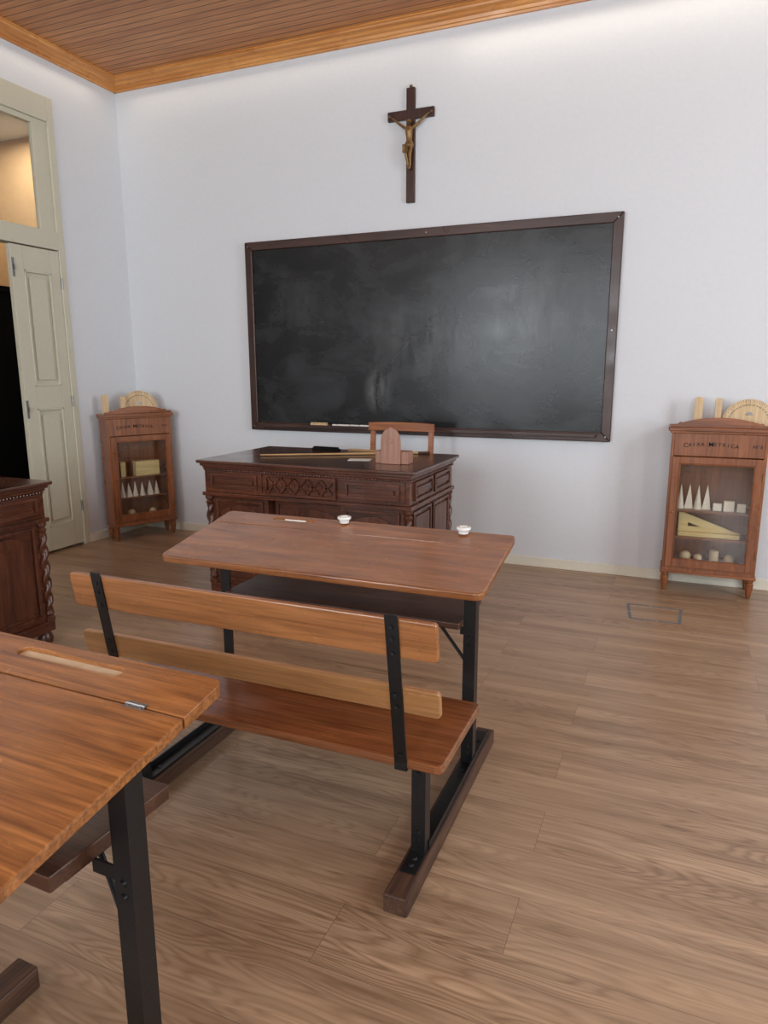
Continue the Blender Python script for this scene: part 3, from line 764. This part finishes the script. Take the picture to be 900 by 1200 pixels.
def protractor(loc, rot, R, label):
    e = empty('protractor', loc, label, 'protractor', rot=rot, group='wooden board protractors')
    pts = [(R, 0)]+[(R*math.cos(math.pi*k/40), .02+R*math.sin(math.pi*k/40)) for k in range(41)]+[(-R, 0)]
    ri = R*.14
    inner = [(ri*math.cos(math.pi*k/12), .075+ri*math.sin(math.pi*k/12)) for k in range(13)]
    b = NB(); prism(b, pts, lambda p, q, t: (p, t, q), -.004, .004); o = finish(b, 'plate', M_pale, e)
    b = NB(); prism(b, inner, lambda p, q, t: (p, t, q), -.01, .01); c = finish(b, 'c', None); c.parent = e
    bpy.context.view_layer.update(); cut(o, [c])
    b = NB()
    for k in range(0, 37):
        a = math.radians(5*k); L_ = .018 if k % 2 == 0 else .010
        M = Matrix.Translation((0, 0, .02)) @ Matrix.Rotation(-a, 4, 'Y')
        box(b, R-.004-L_, R-.004, -.0046, -.0040, -.0008, .0008, M)
        if k % 2 == 0 and 0 < k < 36:
            rr = R*.76
            text_bm(b, str(5*k), .015, Matrix.Translation((rr*math.cos(a), -.0042, .02+rr*math.sin(a))) @ Matrix.Rotation(math.pi/2-a, 4, 'Y') @ Matrix.Rotation(math.pi/2, 4, 'X'), ext=.0004)
    finish(b, 'scale_markings', M_letter, e)
    b = NB(); box(b, -.03, .03, .004, .03, 0, .012); finish(b, 'stand', M_pale, e)
    return e

def solid(kind, base, p, s, mat, label, rot=0, group=None):
    wp = place(base, p); b = NB()
    nm = {'cone': 'wooden_cone', 'pyramid': 'wooden_pyramid', 'cylinder': 'wooden_cylinder'}.get(kind, kind)
    if kind == 'cone': lathe(b, (0, 0, 0), [(s[0], 0), (.0008, s[1])], 24)
    elif kind == 'cylinder': lathe(b, (0, 0, 0), [(s[0], 0), (s[0], s[1])], 24)
    elif kind == 'pyramid':
        r = s[0]; rings(b, [[(-r, -r, 0), (r, -r, 0), (r, r, 0), (-r, r, 0)], [(-.0005, -.0005, s[1]), (.0005, -.0005, s[1]), (.0005, .0005, s[1]), (-.0005, .0005, s[1])]])
    elif kind == 'wooden_block': box(b, -s[0], s[0], -s[1], s[1], 0, s[2])
    elif kind == 'wooden_ball': bmesh.ops.create_uvsphere(b, u_segments=24, v_segments=14, radius=s[0], matrix=Matrix.Translation((0, 0, s[0])))
    elif kind == 'wooden_rod':
        prism(b, [(-s[0], 0), (s[0], 0), (s[0], s[2]*.93), (s[0]*.6, s[2]), (-s[0]*.6, s[2]), (-s[0], s[2]*.93)], lambda p_, q_, t: (p_, t, q_), -s[1], s[1])
        for k in range(3): box(b, -s[0]*1.02, s[0]*1.02, -s[1]-.0015, -s[1], s[2]*(.25+.25*k), s[2]*(.25+.25*k)+.003)
    elif kind == 'set_square':
        a, h = s
        rings(b, [[(0, t, 0), (a, t, 0), (0, t, h)] for t in (0, .010)])
    o = finish(b, nm, mat, smooth=kind in ('cone', 'cylinder', 'wooden_ball'), bevel=.0015 if kind in ('wooden_block', 'wooden_rod') else 0)
    o.location = wp; o.rotation_euler[2] = base.rotation_euler[2]+rot
    tag(o, label, {'wooden_block': 'block', 'wooden_ball': 'ball', 'wooden_rod': 'rod', 'set_square': 'set square'}.get(kind, kind), group)
    return o

def fill(base, var):
    top = 1.1305
    g = 'wooden solids in the cabinet'
    if var == 'R':
        solid('wooden_rod', base, (-.135, .03, top), (.026, .012, .19), M_pale, 'upright pale wooden measuring slat on the cabinet')
        solid('wooden_rod', base, (-.015, .03, top), (.019, .015, .185), M_pale, 'narrow upright pale wooden rod on the cabinet')
        protractor(place(base, (.17, .03, top)), base.rotation_euler[2], .16, 'large pale wooden protractor with marked degrees on cabinet')
        for i, x in enumerate((-.20, -.145, -.09, -.035)):
            k = ('cone', 'pyramid')[i % 2]
            solid(k, base, (x, -.02+.02*(i % 2), .5705), (.027, .165), M_cone, 'tall bleached wooden %s on the cabinet shelf' % k, group=g)
        for x, s in ((.03, (.026, .02, .05)), (.10, (.032, .024, .07)), (.175, (.026, .02, .055))):
            solid('wooden_block', base, (x, -.03, .5705), s, M_cone, 'small pale wooden block on the cabinet shelf', group=g)
        b = NB(); box(b, -.19, .19, -.05, .05, 0, .03); o = finish(b, 'wooden_box', M_yellow, bevel=.003); o.location = place(base, (-.01, -.02, .3855)); o.rotation_euler[2] = base.rotation_euler[2]
        tag(o, 'flat yellowish wooden box on the lower cabinet shelf', 'box')
        o = solid('set_square', base, (-.20, -.04, .416), (.39, .138), M_yellow, 'yellow wooden set square standing in the cabinet')
        b = NB(); rings(b, [[(.06, t, .034), (.14, t, .034), (.06, t, .062)] for t in (-.01, .02)]); c = finish(b, 'c', None); c.location = o.location; c.rotation_euler = o.rotation_euler
        cut(o, [c])
        for x, r_ in ((-.14, .036), (-.06, .028), (.13, .034)):
            solid('wooden_ball', base, (x, -.02, .2005), (r_,), M_pale, 'turned wooden ball at the bottom of the cabinet', group=g)
        solid('cylinder', base, (.04, -.02, .2005), (.03, .09), M_pale, 'pale wooden cylinder at the bottom of the cabinet', group=g)
    else:
        solid('wooden_rod', base, (-.25, .02, top), (.026, .012, .165), M_pale, 'upright pale wooden measuring slat on the cabinet')
        solid('wooden_rod', base, (-.115, -.03, top), (.022, .012, .15), M_pale, 'narrow upright pale wooden rod on the cabinet')
        protractor(place(base, (.06, .04, top)), base.rotation_euler[2], .175, 'pale wooden protractor with marked degrees on corner cabinet')
        solid('wooden_block', base, (-.15, .0, .5705), (.022, .02, .13), M_yellow, 'upright yellow wooden block in the cabinet', group=g)
        solid('wooden_block', base, (.06, -.02, .5705), (.11, .035, .13), M_yellow, 'large yellow wooden block in the cabinet', group=g)
        for i, x in enumerate((-.17, -.115, -.055, .01, .08, .145)):
            k = ('cone', 'pyramid', 'cone')[i % 3]
            solid(k, base, (x, -.02, .3855), (.026, .135-.012*(i % 2)), M_cone, 'small bleached wooden %s in the cabinet' % k, group=g)
        for x, r_ in ((-.1, .034), (.1, .03)):
            solid('wooden_ball', base, (x, -.01, .2005), (r_,), M_pale, 'turned wooden ball at the bottom of the cabinet', group=g)

cR = cabinet((.28, 4.98+.135, 0), 0, 'brown glazed cabinet of wooden teaching solids against white wall', .625, .27, 'N\u00ba II')
fl = Vector((-4.51, 4.59)); frp = Vector((-4.235, 5.155)); dv = (frp-fl).normalized(); nrm = Vector((dv.y, -dv.x))
Wl = (frp-fl).length; Dl = .20
cc = (fl+frp)/2 - nrm*Dl/2
cL = cabinet((cc.x, cc.y, 0), math.atan2(dv.y, dv.x), 'brown glazed cabinet of wooden solids standing in the room corner', Wl, Dl, 'N\u00ba I')
bpy.context.view_layer.update()
fill(cR, 'R'); fill(cL, 'L')

# floor tape outline
b = NB()
P = [(-.19, 4.60), (.13, 4.60), (.12, 4.33), (-.16, 4.33)]
for i in range(4):
    a, c = Vector(P[i]), Vector(P[(i+1) % 4]); d = (c-a).normalized(); n = Vector((-d.y, d.x))*.009
    for t0, t1 in ((0, .42), (.46, 1)):
        q0 = a+(c-a)*t0; q1 = a+(c-a)*t1
        prism(b, [tuple(q0-n), tuple(q1-n), tuple(q1+n), tuple(q0+n)], lambda p, q, t: (p, q, t), .0002, .001)
o = finish(b, 'floor_tape', M_tape); tag(o, 'worn blue-grey tape rectangle stuck on the wood floor', 'tape')

# ---------------------------------------------------------------- lights
def area(name, loc, rot, sx, sy, p, col):
    l = bpy.data.lights.new(name, 'AREA'); l.shape = 'RECTANGLE'; l.size = sx; l.size_y = sy; l.energy = p; l.color = col
    o = bpy.data.objects.new(name, l); COL.objects.link(o); o.location = loc; o.rotation_euler = rot
    return o
DAY = (.88, .95, 1)
for i, w in enumerate(RW):
    area('window_light', ((w[0]+w[1])/2, YR-.14, (WZ0+WZ1)/2), (math.pi/2, 0, 0), 1.3, 2.4, [150, 125, 70][i], DAY)
for i, w in enumerate(SW):
    area('window_light', (XR+.14, (w[0]+w[1])/2, (WZ0+WZ1)/2), (math.pi/2, 0, math.pi/2), 1.4, 2.4, [65, 135][i], DAY)
area('cove_light', ((XL+XR)/2, YB-.11, 3.865), (math.radians(-15), 0, 0), XR-XL-.4, .04, 5, (1, .84, .64))
area('cove_light', (.6, YB-.13, 3.865), (math.radians(-25), 0, 0), 4.4, .05, 6, (1, .88, .72))
area('cove_light', (XL+.10, 2.0, 3.865), (0, math.radians(-15), 0), .04, 6, 5, (1, .84, .64))
area('corridor_light', (XL-1.0, 4.75, 3.62), (0, 0, 0), .5, .5, 17, (1, .90, .78))
wd = bpy.data.worlds.new('world'); scene.world = wd; wd.use_nodes = True
wd.node_tree.nodes['Background'].inputs['Color'].default_value = (.75, .86, 1, 1)
wd.node_tree.nodes['Background'].inputs['Strength'].default_value = 1.0
scene.view_settings.view_transform = 'Standard'

# ---------------------------------------------------------------- camera
yaw, pit, rol, fpx = .3948, .2018, -.0021, 811.8
fw = Vector((-math.sin(yaw)*math.cos(pit), math.cos(yaw)*math.cos(pit), -math.sin(pit)))
r = fw.cross(Vector((0, 0, 1))).normalized(); u = r.cross(fw)
r2 = r*math.cos(rol)+u*math.sin(rol); u2 = -r*math.sin(rol)+u*math.cos(rol)
cam = bpy.data.cameras.new('camera'); co = bpy.data.objects.new('camera', cam); COL.objects.link(co)
M = Matrix((r2, u2, -fw)).transposed().to_4x4(); M.translation = (0, 0, 1.5); co.matrix_world = M
cam.sensor_fit = 'VERTICAL'; cam.sensor_height = 36; cam.lens = 36*fpx/1200; cam.clip_start = .02
scene.camera = co
